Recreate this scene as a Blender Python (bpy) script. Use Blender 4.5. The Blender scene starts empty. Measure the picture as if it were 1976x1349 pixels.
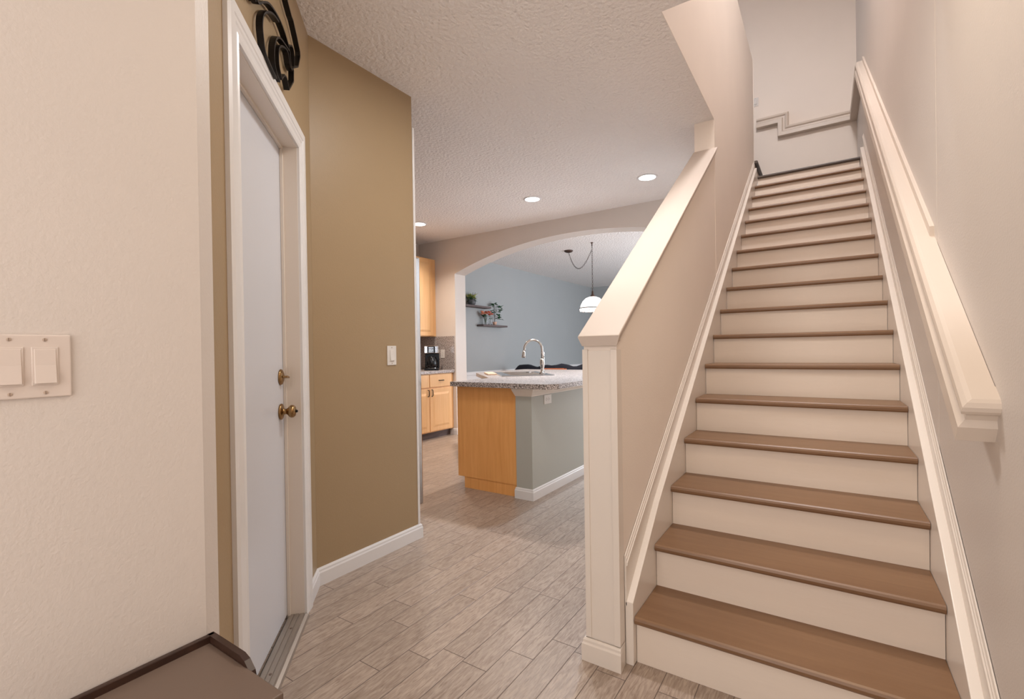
import bpy, bmesh, math, random
from mathutils import Vector, Matrix
random.seed(7)
S = bpy.context.scene
COL = S.collection

# ------------------------------------------------------------------ camera
def look_matrix(a, b, c):
    # yaw a about z, pitch b about x, roll c about y ; rest view is +Y
    R = Matrix.Rotation(a, 3, 'Z') @ Matrix.Rotation(b, 3, 'X') @ Matrix.Rotation(c, 3, 'Y')
    return R
cam_data = bpy.data.cameras.new('camera'); cam = bpy.data.objects.new('camera', cam_data); COL.objects.link(cam)
R = look_matrix(.583568, -.005303, .015129)
M = Matrix((( R[0][0], R[0][2], -R[0][1]), (R[1][0], R[1][2], -R[1][1]), (R[2][0], R[2][2], -R[2][1])))
cam.matrix_world = Matrix.Translation((.61845, -1.75196, 1.20954)) @ M.to_4x4()
cam_data.sensor_width = 36; cam_data.lens = 914.116 / 1976 * 36
cam_data.shift_y = 7.36 / 1976; cam_data.clip_start = .02
S.camera = cam
CZL = 2.83

# ------------------------------------------------------------------ view, world, lights
S.view_settings.view_transform = 'Standard'; S.view_settings.look = 'None'
S.view_settings.gamma = 1; S.view_settings.use_curve_mapping = False
S.view_settings.exposure = 0.0
W = bpy.data.worlds.new('world'); S.world = W; W.use_nodes = True
W.node_tree.nodes['Background'].inputs[0].default_value = (.8, .88, 1, 1)
W.node_tree.nodes['Background'].inputs[1].default_value = .06
def lamp(kind, name, loc, power, color=(1, .86, .74), size=.3, size_y=None, direction=(0, 0, -1), spread=None, spot=None):
    L = bpy.data.lights.new(name, kind); L.energy = power; L.color = color
    if kind == 'AREA':
        L.shape = 'RECTANGLE' if size_y else 'DISK'; L.size = size
        if size_y: L.size_y = size_y
        if spread: L.spread = spread
    else: L.shadow_soft_size = size
    if kind == 'SPOT': L.spot_size = spot; L.spot_blend = 1
    o = bpy.data.objects.new(name, L); COL.objects.link(o); o.location = loc
    o.rotation_euler = Vector(direction).to_track_quat('-Z', 'Y').to_euler()
    return o
LP_ = dict(foot=(9, (1, .84, .64)), hall=(19, (1, .99, .97)), entry=(4.5, (.9, .95, 1)), front=(33, (1, .97, .94)), stair=(100, (1, .98, 1)),
           landing=(8, (.84, .9, 1)), dining=(185, (.84, .91, 1)), pendant=(60, (1, .92, .84)))
lamp('AREA', 'hall_ceiling_lamp_light', (-.45, .25, CZL), *LP_['hall'], .45)
lamp('AREA', 'entry_ceiling_lamp_light', (.25, -2.3, CZL), *LP_['entry'], .45)
lamp('AREA', 'knee_wall_fill_light', (.62, -.35, CZL), *LP_['foot'], .4)  # added fill for the knee wall and lower steps, no fixture here
lamp('AREA', 'entry_fill_light', (.2, -3.25, 1.35), *LP_['front'], 1.5, 2.2, (0, 1, .05))  # added broad fill behind the camera, the entry wall has no opening
lamp('AREA', 'stair_ceiling_lamp_light', (.45, 1.6, 6.1), *LP_['stair'], .5)
lamp('AREA', 'landing_fill_light', (-1.6, 4.8, 4.9), *LP_['landing'], .8, 1.0, (1, .05, -.25))  # unseen area light added to lift the upper landing
lamp('AREA', 'dining_window_light', (.7, 6.6, 1.45), *LP_['dining'], 3.2, 2.0, (-1, -.05, .0))

# ------------------------------------------------------------------ materials
def s2l(c): return tuple(((x / 255 + .055) / 1.055) ** 2.4 if x / 255 > .04045 else x / 255 / 12.92 for x in c)
class NT:
    def __init__(s, m): s.t = m.node_tree; s.n = s.t.nodes; s.l = s.t.links
    def new(s, k, **kw):
        n = s.n.new(k)
        for a, b in kw.items(): setattr(n, a, b)
        return n
    def math(s, op, a, b=None, c=None):
        n = s.new('ShaderNodeMath', operation=op)
        for i, v in enumerate((a, b, c)):
            if v is None: continue
            if isinstance(v, (int, float)): n.inputs[i].default_value = v
            else: s.l.new(v, n.inputs[i])
        return n.outputs[0]
def base_mat(name, color, rough=.5, metal=0, spec=.5, coat=0):
    m = bpy.data.materials.new(name); m.use_nodes = True
    b = m.node_tree.nodes['Principled BSDF']
    b.inputs['Base Color'].default_value = (*color, 1); b.inputs['Roughness'].default_value = rough
    b.inputs['Metallic'].default_value = metal; b.inputs['Specular IOR Level'].default_value = spec
    b.inputs['Coat Weight'].default_value = coat
    return m, b
def paint(name, rgb, rough=.5, bump=0, scale=120, var=.03, spec=.4, stretch=(1, 1, 1), detail=3, dist=.004):
    """painted surface: slight colour mottling and a fine relief"""
    c = s2l(rgb); m, b = base_mat(name, c, rough, 0, spec); t = NT(m)
    tc = t.new('ShaderNodeTexCoord')
    mp = t.new('ShaderNodeMapping'); mp.inputs['Scale'].default_value = stretch; t.l.new(tc.outputs['Object'], mp.inputs[0])
    n1 = t.new('ShaderNodeTexNoise'); n1.inputs['Scale'].default_value = 2.3; n1.inputs['Detail'].default_value = 2; t.l.new(mp.outputs[0], n1.inputs['Vector'])
    mx = t.new('ShaderNodeMix', data_type='RGBA'); mx.inputs['A'].default_value = (*[x * (1 - var) for x in c], 1); mx.inputs['B'].default_value = (*[min(1, x * (1 + var)) for x in c], 1)
    t.l.new(n1.outputs[0], mx.inputs['Factor']); t.l.new(mx.outputs['Result'], b.inputs['Base Color'])
    if bump:
        n2 = t.new('ShaderNodeTexNoise'); n2.inputs['Scale'].default_value = scale; n2.inputs['Detail'].default_value = detail; t.l.new(mp.outputs[0], n2.inputs['Vector'])
        bp = t.new('ShaderNodeBump'); bp.inputs['Strength'].default_value = bump; bp.inputs['Distance'].default_value = dist
        t.l.new(n2.outputs[0], bp.inputs['Height']); t.l.new(bp.outputs[0], b.inputs['Normal'])
    return m
def wood(name, c1, c2, axis='Z', rough=.4, scale=6, stretch=14, bump=.05, coat=0):
    a, bb = s2l(c1), s2l(c2); m, b = base_mat(name, a, rough, 0, .5, coat); t = NT(m)
    tc = t.new('ShaderNodeTexCoord'); mp = t.new('ShaderNodeMapping')
    sc = {'X': (1 / stretch, 1, 1), 'Y': (1, 1 / stretch, 1), 'Z': (1, 1, 1 / stretch)}[axis]
    mp.inputs['Scale'].default_value = [x * scale for x in sc]; t.l.new(tc.outputs['Object'], mp.inputs[0])
    n = t.new('ShaderNodeTexNoise'); n.inputs['Scale'].default_value = 5; n.inputs['Detail'].default_value = 6; n.inputs['Roughness'].default_value = .65; n.inputs['Distortion'].default_value = .6
    t.l.new(mp.outputs[0], n.inputs['Vector'])
    r = t.new('ShaderNodeValToRGB'); r.color_ramp.elements[0].position = .3; r.color_ramp.elements[1].position = .7
    r.color_ramp.elements[0].color = (*bb, 1); r.color_ramp.elements[1].color = (*a, 1)
    t.l.new(n.outputs[0], r.inputs[0]); t.l.new(r.outputs[0], b.inputs['Base Color'])
    bp = t.new('ShaderNodeBump'); bp.inputs['Strength'].default_value = bump; bp.inputs['Distance'].default_value = .002
    t.l.new(n.outputs[0], bp.inputs['Height']); t.l.new(bp.outputs[0], b.inputs['Normal'])
    return m
def speckle(name, dark, mid, light, scale=260, rough=.3):
    m, b = base_mat(name, s2l(mid), rough); t = NT(m)
    tc = t.new('ShaderNodeTexCoord'); n = t.new('ShaderNodeTexNoise'); n.inputs['Scale'].default_value = scale; n.inputs['Detail'].default_value = 2
    t.l.new(tc.outputs['Object'], n.inputs['Vector'])
    r = t.new('ShaderNodeValToRGB'); e = r.color_ramp.elements
    e[0].position = .40; e[0].color = (*s2l(dark), 1); e[1].position = .62; e[1].color = (*s2l(light), 1)
    x = e.new(.5); x.color = (*s2l(mid), 1)
    t.l.new(n.outputs[0], r.inputs[0]); t.l.new(r.outputs[0], b.inputs['Base Color'])
    return m
def plank_floor():
    m, b = base_mat('plank_tile', s2l((165, 140, 125)), .42, 0, .5); t = NT(m)
    g = t.new('ShaderNodeNewGeometry'); sp = t.new('ShaderNodeSeparateXYZ'); t.l.new(g.outputs['Position'], sp.inputs[0])
    PW, PL = .115, .60
    u = t.math('DIVIDE', sp.outputs[0], PW); row = t.math('FLOOR', u); fu = t.math('SUBTRACT', u, row)
    wn = t.new('ShaderNodeTexWhiteNoise', noise_dimensions='1D'); t.l.new(row, wn.inputs['W'])
    v = t.math('ADD', t.math('DIVIDE', sp.outputs[1], PL), wn.outputs['Value']); cl = t.math('FLOOR', v); fv = t.math('SUBTRACT', v, cl)
    cb = t.new('ShaderNodeCombineXYZ'); t.l.new(row, cb.inputs[0]); t.l.new(cl, cb.inputs[1])
    w2 = t.new('ShaderNodeTexWhiteNoise', noise_dimensions='3D'); t.l.new(cb.outputs[0], w2.inputs['Vector'])
    eu = t.math('MULTIPLY', t.math('MINIMUM', fu, t.math('SUBTRACT', 1, fu)), PW)
    ev = t.math('MULTIPLY', t.math('MINIMUM', fv, t.math('SUBTRACT', 1, fv)), PL)
    e = t.math('MINIMUM', eu, ev)
    mr = t.new('ShaderNodeMapRange'); mr.inputs['From Min'].default_value = .0007; mr.inputs['From Max'].default_value = .002; t.l.new(e, mr.inputs[0])
    # grain: stretched along the plank, shifted for each plank
    off = t.math('MULTIPLY', w2.outputs['Value'], 37)
    gv = t.new('ShaderNodeCombineXYZ')
    t.l.new(t.math('ADD', t.math('MULTIPLY', sp.outputs[0], 105), off), gv.inputs[0]); t.l.new(t.math('ADD', t.math('MULTIPLY', sp.outputs[1], 14), off), gv.inputs[1])
    n = t.new('ShaderNodeTexNoise'); n.inputs['Scale'].default_value = 1; n.inputs['Detail'].default_value = 5; n.inputs['Roughness'].default_value = .6; n.inputs['Distortion'].default_value = 1.1
    t.l.new(gv.outputs[0], n.inputs['Vector'])
    r = t.new('ShaderNodeValToRGB'); r.color_ramp.elements[0].position = .28; r.color_ramp.elements[1].position = .62
    r.color_ramp.elements[0].color = (*s2l(FLOOR_D), 1); r.color_ramp.elements[1].color = (*s2l(FLOOR_L), 1)
    t.l.new(n.outputs[0], r.inputs[0])
    hsv = t.new('ShaderNodeHueSaturation'); t.l.new(r.outputs[0], hsv.inputs['Color'])
    t.l.new(t.math('ADD', t.math('MULTIPLY', w2.outputs['Value'], .16), .92), hsv.inputs['Value'])
    mx = t.new('ShaderNodeMix', data_type='RGBA'); mx.inputs['A'].default_value = (*s2l((92, 76, 68)), 1)
    t.l.new(mr.outputs[0], mx.inputs['Factor']); t.l.new(hsv.outputs[0], mx.inputs['B']); t.l.new(mx.outputs['Result'], b.inputs['Base Color'])
    bp = t.new('ShaderNodeBump'); bp.inputs['Strength'].default_value = .45; bp.inputs['Distance'].default_value = .0025
    t.l.new(t.math('ADD', t.math('MULTIPLY', n.outputs[0], .6), mr.outputs[0]), bp.inputs['Height']); t.l.new(bp.outputs[0], b.inputs['Normal'])
    t.l.new(t.math('ADD', t.math('MULTIPLY', n.outputs[0], .22), .24), b.inputs['Roughness'])
    return m
FLOOR_D, FLOOR_L = (134, 114, 100), (180, 162, 147)
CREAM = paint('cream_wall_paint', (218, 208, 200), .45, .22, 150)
CREAM_LIT = paint('cream_wall_paint_lit', (242, 229, 217), .5, .12, 150)  # same cream paint, lightened to stand in for light on the knee wall
CEIL = paint('textured_ceiling_paint', (238, 233, 230), .6, 1, 42, detail=2, dist=.012)
OLIVE = paint('olive_wall_paint', (166, 142, 110), .42, .12, 150)
SAGE = paint('sage_wall_paint', (166, 168, 168), .5, .1, 150)
TRIM = paint('gloss_cream_trim', (230, 219, 208), .3, 0)
WHITE = paint('white_trim', (230, 227, 226), .3, 0)
DOOR = paint('white_door_paint', (213, 214, 220), .3, .05, 60)
TREAD = wood('brown_tread_paint', (134, 101, 72), (120, 87, 60), 'X', .38, 4, 12, .06)
RISER = paint('cream_riser_paint', (234, 219, 204), .42, .25, 30, stretch=(.25, 1, 1))
MAPLE = wood('maple_veneer', (248, 184, 112), (234, 164, 92), 'Z', .38, 6, 16, .03)
MAPLEL = wood('light_maple', (236, 190, 138), (226, 176, 120), 'Z', .38, 6, 16, .03)
CHAIRW = wood('orange_chair_wood', (196, 112, 66), (170, 90, 50), 'X', .35)
LAM = speckle('speckled_laminate', (84, 74, 70), (160, 146, 138), (222, 212, 208), 120, .28)
PLATE = paint('switch_plate_plastic', (222, 208, 198), .28, 0)
PLATEW = paint('white_plastic', (228, 222, 216), .3, 0)
def simple(name, rgb, rough, metal=0, var=.06):
    m = paint(name, rgb, rough, 0, var=var); m.node_tree.nodes['Principled BSDF'].inputs['Metallic'].default_value = metal; return m
IRON = simple('black_iron', (26, 21, 19), .45, .3)
BRASS = simple('antique_brass', (156, 124, 84), .27, 1)
STEEL = simple('stainless_steel', (200, 198, 198), .12, 1)
CHROME = simple('brushed_nickel', (190, 184, 178), .2, 1)
ALU = simple('aluminium_threshold', (168, 158, 148), .38, .7)
DARKWOOD = wood('espresso_wood', (64, 42, 32), (48, 30, 24), 'X', .35)
TABTOP = simple('brown_tabletop', (112, 94, 82), .45)
BLACK = simple('black_plastic', (16, 16, 18), .25)
FRIDGE = simple('grey_fridge_side', (84, 84, 88), .4)
NAVY = paint('navy_fabric', (24, 26, 38), .9, .5, 40)
SCREW = simple('dull_screw', (186, 166, 150), .45)
SLOT = simple('dark_slot', (120, 102, 92), .6)
SHELFW = wood('weathered_grey_shelf', (112, 98, 96), (76, 64, 64), 'Y', .6)
LEAF = simple('dark_green_leaf', (34, 84, 44), .5)
LEAFL = simple('pale_green_leaf', (176, 184, 112), .5)
TWIG = simple('brown_twig', (62, 44, 32), .7)
PETAL = simple('coral_petal', (226, 104, 78), .6)
PETALP = simple('peach_petal', (240, 164, 132), .6)
TERRA = simple('pale_terracotta', (214, 172, 150), .7)
SLATE = simple('grey_ceramic', (92, 94, 98), .5)
BRONZE = simple('bronze_metal', (84, 66, 58), .4, .6)
BOARD = wood('pale_cutting_board', (226, 196, 168), (208, 176, 148), 'X', .5)
def glass():
    m, b = base_mat('clear_glass', (.95, .98, 1), .05); b.inputs['Transmission Weight'].default_value = .9; b.inputs['IOR'].default_value = 1.3; return m
GLASS = glass()
def glow(name, rgb, strength):
    m, b = base_mat(name, (.9, .9, .9), .4); b.inputs['Emission Color'].default_value = (*rgb, 1); b.inputs['Emission Strength'].default_value = strength; return m
LED = glow('lit_diffuser', (1, .96, .92), 6)
SHADEG = glow('lit_opal_glass', (1, .95, .90), 2.4)

# ------------------------------------------------------------------ mesh helpers
def obj(name, bm, mat, parent=None, smooth=False, loc=None, bevel=0, seg=2):
    bmesh.ops.recalc_face_normals(bm, faces=bm.faces)
    me = bpy.data.meshes.new(name); bm.to_mesh(me); bm.free(); me.materials.append(mat)
    if smooth:
        for p in me.polygons: p.use_smooth = True
    o = bpy.data.objects.new(name, me); COL.objects.link(o)
    if parent: o.parent = parent
    if loc: o.location = loc
    if bevel:
        md = o.modifiers.new('bevel', 'BEVEL'); md.width = bevel; md.segments = seg; md.limit_method = 'ANGLE'; md.angle_limit = math.radians(35)
        if smooth is False:
            pass
    return o
def NB(): return bmesh.new()
def box(bm, x0, x1, y0, y1, z0, z1, mx=None):
    vs = [bm.verts.new((x, y, z)) for x in (x0, x1) for y in (y0, y1) for z in (z0, z1)]
    if mx is not None:
        for v in vs: v.co = mx @ v.co
    for f in ((0, 1, 3, 2), (4, 6, 7, 5), (0, 4, 5, 1), (2, 3, 7, 6), (0, 2, 6, 4), (1, 5, 7, 3)): bm.faces.new([vs[i] for i in f])
    return bm
def B(*a, mx=None): return box(NB(), *a, mx=mx)
def prism(bm, pts, fn, h0, h1):
    """pts: 2D outline, fn(p, h) -> 3D"""
    a = [bm.verts.new(fn(p, h0)) for p in pts]; b = [bm.verts.new(fn(p, h1)) for p in pts]
    n = len(pts); bm.faces.new(a); bm.faces.new(b[::-1])
    for i in range(n): bm.faces.new((a[i], a[(i + 1) % n], b[(i + 1) % n], b[i]))
    return bm
def lathe(bm, prof, seg=32, mx=Matrix(), cap=True):
    """prof: (r, z) list turned about local z"""
    rings = []
    for r, z in prof:
        rings.append([bm.verts.new(mx @ Vector((r * math.cos(2 * math.pi * i / seg), r * math.sin(2 * math.pi * i / seg), z))) for i in range(seg)])
    for a, b in zip(rings, rings[1:]):
        for i in range(seg): bm.faces.new((a[i], a[(i + 1) % seg], b[(i + 1) % seg], b[i]))
    if cap:
        bm.faces.new(rings[0][::-1]); bm.faces.new(rings[-1])
    return bm
def tube(bm, pts, r, seg=8, cap=True):
    pts = [Vector(p) for p in pts]; rings = []; prev = None
    rr = r if isinstance(r, (list, tuple)) else [r] * len(pts)
    for i, p in enumerate(pts):
        d = (pts[min(i + 1, len(pts) - 1)] - pts[max(i - 1, 0)]).normalized()
        n = (prev - d * prev.dot(d)).normalized() if prev else d.orthogonal().normalized()
        prev = n; bi = d.cross(n)
        rings.append([bm.verts.new(p + (n * math.cos(2 * math.pi * k / seg) + bi * math.sin(2 * math.pi * k / seg)) * rr[i]) for k in range(seg)])
    for a, b in zip(rings, rings[1:]):
        for i in range(seg): bm.faces.new((a[i], a[(i + 1) % seg], b[(i + 1) % seg], b[i]))
    if cap: bm.faces.new(rings[0][::-1]); bm.faces.new(rings[-1])
    return bm
def sweep(bm, stations, close_ends=True):
    rings = [[bm.verts.new(p) for p in st] for st in stations]; n = len(rings[0])
    for a, b in zip(rings, rings[1:]):
        for i in range(n): bm.faces.new((a[i], a[(i + 1) % n], b[(i + 1) % n], b[i]))
    if close_ends: bm.faces.new(rings[0][::-1]); bm.faces.new(rings[-1])
    return bm
def smooth_path(pts, n=6):
    pts = [Vector(p) for p in pts]; out = []
    for i in range(len(pts) - 1):
        p0, p1, p2, p3 = pts[max(i - 1, 0)], pts[i], pts[i + 1], pts[min(i + 2, len(pts) - 1)]
        for k in range(n):
            t = k / n
            out.append(.5 * ((2 * p1) + (p2 - p0) * t + (2 * p0 - 5 * p1 + 4 * p2 - p3) * t * t + (3 * p1 - p0 - 3 * p2 + p3) * t ** 3))
    out.append(pts[-1]); return out
def ico(bm, c, r, sub=2, sq=(1, 1, 1)):
    ret = bmesh.ops.create_icosphere(bm, subdivisions=sub, radius=1)
    for v in ret['verts']: v.co = Vector((v.co.x * r * sq[0] + c[0], v.co.y * r * sq[1] + c[1], v.co.z * r * sq[2] + c[2]))
def thing(name, label, cat, loc=(0, 0, 0), rotz=0, group=None):
    o = bpy.data.objects.new(name, None); COL.objects.link(o); o.location = loc; o.rotation_euler = (0, 0, rotz); o.empty_display_size = .05
    return tag(o, label, cat, group)
def tag(o, label, cat, group=None):
    o['label'] = label; o['category'] = cat
    if group: o['group'] = group
    return o
def struct(name, bm, m, bevel=0, smooth=False, label=None):
    o = obj(name, bm, m, bevel=bevel, smooth=smooth); o['kind'] = 'structure'
    if label: o['label'] = label
    return o

# ------------------------------------------------------------------ dimensions
RISE, RUN, SW = .185, .26734, .9377           # stair rise, run, clear width
CZ = 2.86                                     # ground-floor ceiling
YL = 16 * RUN; ZL = 17 * RISE                 # landing nose and height
WR, WRN = .973, .9742                          # right stair wall; lower part set back
YF = 5.41                                     # wall behind landing
XO = -1.597; YO = .465                        # olive wall plane and its end
XK = -4.57                                    # kitchen / dining left wall
YA0, YA1 = 3.55, 3.79                         # arch wall
# door wall frame: s along the wall, off towards the hall
KX, KY = -.57, -1.26; r2 = 2 ** -.5
DM = Matrix(((-r2, r2, 0, KX), (r2, r2, 0, KY), (0, 0, 1, 0), (0, 0, 0, 1)))   # local (s, off, z) -> world
WO = -.025                                    # wall face offset

# ------------------------------------------------------------------ floor, ceiling, walls
struct('floor', B(-4.7, 1.3, -3.3, 10.3, -.08, 0), plank_floor(), label='greyish brown wood-look plank tile floor')
bm = NB(); prism(bm, [(-4.7, -3.3), (1.1, -3.3), (1.1, .61), (-.0335, .61), (-.0335, 10.3), (-4.7, 10.3)], lambda p, h: (p[0], p[1], h), CZ, ZL - .04)
struct('ceiling', bm, CEIL, label='textured off-white ceiling over the hall and kitchen')
struct('ceiling_upper', B(-2.5, 1.1, .3, 5.6, 6.2, 6.3), CEIL)
struct('wall_left', prism(NB(), [(-.57, -3.3), (-.57, -1.24), (-.604, -1.197), (-.75, -1.197), (-.75, -3.3)], lambda p, h: (p[0], p[1], h), 0, CZ), CREAM, label='cream wall beside the camera with the double switch')
S0, S1, DH = .388, 1.14, 2.155                 # door opening
def dbox(bm, s0, s1, o0, o1, z0, z1): return box(bm, s0, s1, o0, o1, z0, z1, mx=DM)
bm = NB(); dbox(bm, -.02, S0 - .02, WO - .12, WO, 0, CZ); dbox(bm, S0 - .02, S1 + .02, WO - .12, WO, DH + .02, CZ); dbox(bm, S1 + .02, 1.428, WO - .12, WO, 0, CZ)
struct('wall_door', bm, OLIVE, label='olive wall around the white door')
bm = prism(NB(), [(XO, -.268), (XO, YO), (XO - .13, YO), (XO - .13, -.22)], lambda p, h: (p[0], p[1], h), 0, CZ)
struct('wall_olive', bm, OLIVE, label='olive accent wall between the door and the kitchen')
# white corner board on the end of the olive wall
struct('trim_1', B(XO - .125, XO + .004, YO + .001, YO + .019, .09, 2.665), WHITE, bevel=.003, label='narrow white corner board at the end of the olive wall')
struct('wall_kitchen_left', B(XK - .1, XK, .3, YA0, 0, CZ), CREAM)
struct('wall_dining_left', B(XK - .1, XK, YA0, 10.0, 0, CZ), SAGE, label='sage grey dining room wall')
struct('wall_dining_far', B(XK, 1.2, 9.95, 10.05, 0, CZ), SAGE)
struct('wall_kitchen_back', B(XK - .1, XO - .13, -.25, -.15, 0, CZ), CREAM)
# arched wall
def arch_z(x): 
    dx = x + 2.0; return 2.66 - 5.57 + math.sqrt(5.57 ** 2 - dx * dx)
bm = NB(); N = 40
# build as quads so that the concave outline stays clean
XR = -.171
def col(x0, x1, zb0, zb1):
    v = [bm.verts.new((x, y, z)) for y in (YA0, YA1) for x, z in ((x0, zb0), (x1, zb1), (x1, CZ), (x0, CZ))]
    bm.faces.new(v[:4]); bm.faces.new(v[4:][::-1])
    for a in range(4):
        if a in (0, 2) or (a == 1 and x1 == XR) or (a == 3 and x0 == XK): bm.faces.new((v[a], v[(a + 1) % 4], v[4 + (a + 1) % 4], v[4 + a]))
col(XK, -3.86, 0, 0)
for i in range(N):
    xa, xb = -3.86 + 3.66 * i / N, -3.86 + 3.66 * (i + 1) / N; col(xa, xb, arch_z(xa), arch_z(xb))
col(-.20, XR, 0, 0)
v = [bm.verts.new(p) for p in ((-3.86, YA0, 0), (-3.86, YA1, 0), (-3.86, YA1, arch_z(-3.86)), (-3.86, YA0, arch_z(-3.86)))]; bm.faces.new(v)
v = [bm.verts.new(p) for p in ((-.20, YA0, 0), (-.20, YA1, 0), (-.20, YA1, arch_z(-.20)), (-.20, YA0, arch_z(-.20)))]; bm.faces.new(v)
bmesh.ops.remove_doubles(bm, verts=bm.verts, dist=.0005)
struct('wall_arch', bm, CREAM, label='cream wall with the wide arched opening to the dining room')
# stair walls
def zc(y): return 1.262 + .692 * (y + .085)      # top of knee-wall cap at y
def nose(y): return RISE + .692 * y
yp = 1.93
LANDM = wood('dark_landing_paint', (88, 74, 64), (76, 64, 56), 'X', .4, 4, 12, .06)
px_ = lambda p, h: (h, p[0], p[1])
struct('wall_knee', prism(NB(), [(-.05, 0), (yp, 0), (yp, zc(yp) - .045), (-.05, zc(-.05) - .045)], px_, -.168, -.034), CREAM_LIT, label='sloping knee wall left of the stairs')
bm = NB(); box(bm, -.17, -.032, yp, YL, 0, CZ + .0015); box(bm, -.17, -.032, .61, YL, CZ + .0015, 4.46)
struct('wall_stair_left', bm, CREAM_LIT, label='tall cream wall left of the upper stairs')
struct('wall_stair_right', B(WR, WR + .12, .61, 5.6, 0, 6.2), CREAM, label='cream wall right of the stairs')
struct('wall_right', B(WRN, WRN + .1, -3.3, .61, 0, CZ), CREAM)
struct('wall_stair_header', B(-.17, WR + .1, .49, .61, ZL - .02, 6.2), CREAM_LIT)
struct('wall_stair_back', B(-2.4, WR + .12, YF, YF + .1, ZL - .02, 6.2), CREAM_LIT, label='cream wall behind the stair landing')
struct('wall_entry', B(-.75, 1.1, -3.4, -3.3, 0, CZ), CREAM)
struct('trim_2', B(-.045, -.0285, YL - .0, YL + .013, ZL + .02, 4.44), TRIM, bevel=.003, label='thin corner bead at the end of the upper stair wall')

# baseboards
def baseboard(name, path, normals, h=.092, t=.014, mat=WHITE, label=None):
    """path: floor points; each with outward mitre vector"""
    prof = [(0, 0), (t, 0), (t, h * .72), (t * .75, h * .80), (t * .7, h * .9), (t * .3, h), (0, h)]
    bm = sweep(NB(), [[(p[0] + n[0] * a, p[1] + n[1] * a, z) for a, z in prof] for p, n in zip(path, normals)])
    return struct(name, bm, mat, label=label)
k = 2 ** -.5
# door wall piece, olive wall, round the end
pA = DM @ Vector((1.236, WO, 0)); pB = Vector((XO, -.268, 0)); pC = Vector((XO, YO + .019, 0)); pD = Vector((XO - .12, YO + .019, 0))
mB = (Vector((k, k)) + Vector((1, 0))); mB = mB / (1 + k * 1) ; 
baseboard('baseboard_olive', [pA, pB, pC, pD], [(k, k), tuple(mB), (1, 1), (0, 1)], label='white baseboard turning from the door along the olive wall')
baseboard('baseboard_kitchen', [(-3.975, YA0, 0), (-3.86, YA0, 0), (-3.86, YA1, 0)], [(0, -1), (1, -1), (1, 0)])

# ------------------------------------------------------------------ door with its casing
dr = thing('door', 'flat white door in the olive wall with two brass locks', 'door'); dr['kind'] = 'structure'; dr.name = 'door_1'
dr.matrix_world = DM
PL_ = -.097
o = obj('door_panel', B(S0 + .004, S1 - .006, PL_ - .042, PL_, .022, DH - .006), DOOR, dr, bevel=.002)
bm = NB(); box(bm, S0 - .02, S0, PL_ - .05, WO, 0, DH + .02); box(bm, S1, S1 + .02, PL_ - .05, WO, 0, DH + .02); box(bm, S0, S1, PL_ - .05, WO, DH, DH + .02)
obj('jamb', bm, TRIM, dr)
bm = NB(); box(bm, S1 - .012, S1, PL_ + .001, PL_ + .013, 0, DH); box(bm, S0, S1 - .012, PL_ + .001, PL_ + .013, DH - .012, DH)
obj('door_stop', bm, TRIM, dr)
# moulded casing: profile across width, mitred at the corners
cw = .098
cprof = [(0, 0), (0, .010), (.012, .014), (.02, .011), (.034, .012), (.04, .015), (.052, .015), (.056, .018), (cw - .012, .019), (cw, .013), (cw, 0)]
st = []
for (s, z, ds, dz) in ((S0, 0, -1, 0), (S0, DH, -1, 1), (S1, DH, 1, 1), (S1, 0, 1, 0)):
    st.append([(s + ds * (a + .003), WO + t, z + dz * (a + .003)) for a, t in cprof])
obj('casing', sweep(NB(), st), WHITE, dr)
# hardware, turned about the wall normal
def HM(s, z, off=PL_): return Matrix.Translation((s, off, z)) @ Matrix.Rotation(-math.pi / 2, 4, 'X')
kb = obj('doorknob', lathe(NB(), [(.034, 0), (.036, .004), (.034, .009), (.026, .012), (.015, .014), (.0125, .020), (.0125, .028), (.018, .033), (.026, .040), (.0285, .047), (.027, .056), (.021, .062), (.010, .065)], 32, HM(1.075, .955)), BRASS, dr, smooth=True)
obj('knob_button', lathe(NB(), [(.006, .064), (.006, .070), (.003, .073)], 12, HM(1.075, .955)), IRON, kb)
db = obj('deadbolt', lathe(NB(), [(.034, 0), (.036, .003), (.033, .008), (.022, .013), (.012, .016)], 32, HM(1.082, 1.108)), BRASS, dr, smooth=True)
m4 = HM(1.082, 1.108) @ Matrix.Rotation(.15, 4, 'Z')
obj('thumb_turn', box(NB(), -.017, .017, -.0045, .0045, .014, .036, mx=m4), BRASS, db, bevel=.002)
obj('strike_plate', B(S1 - .0135, S1 - .0115, PL_ + .015, PL_ + .03, 1.06, 1.15), TRIM, dr)
# threshold
th = tag(bpy.data.objects.new('door_threshold', None), 'ribbed aluminium threshold strip under the white door', 'threshold'); COL.objects.link(th); th.matrix_world = DM
prof = [(-.097, .0), (-.097, .009), (-.09, .016)]
for i in range(3):
    a = -.084 + i * .021; prof += [(a, .017), (a + .015, .017), (a + .0155, .0125), (a + .0205, .0125)]
prof += [(-.02, .016), (-.008, .010), (-.003, 0)]
obj('ribbed_strip', sweep(NB(), [[(s, a, z) for a, z in prof] for s in (S0 + .001, S1 - .001)]), ALU, th)
for s in (.42, .72, 1.02):
    obj('screw', lathe(NB(), [(.005, 0), (.005, .002), (.003, .003)], 12, Matrix.Translation((s, -.055, .017))), SLOT, th)

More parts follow.
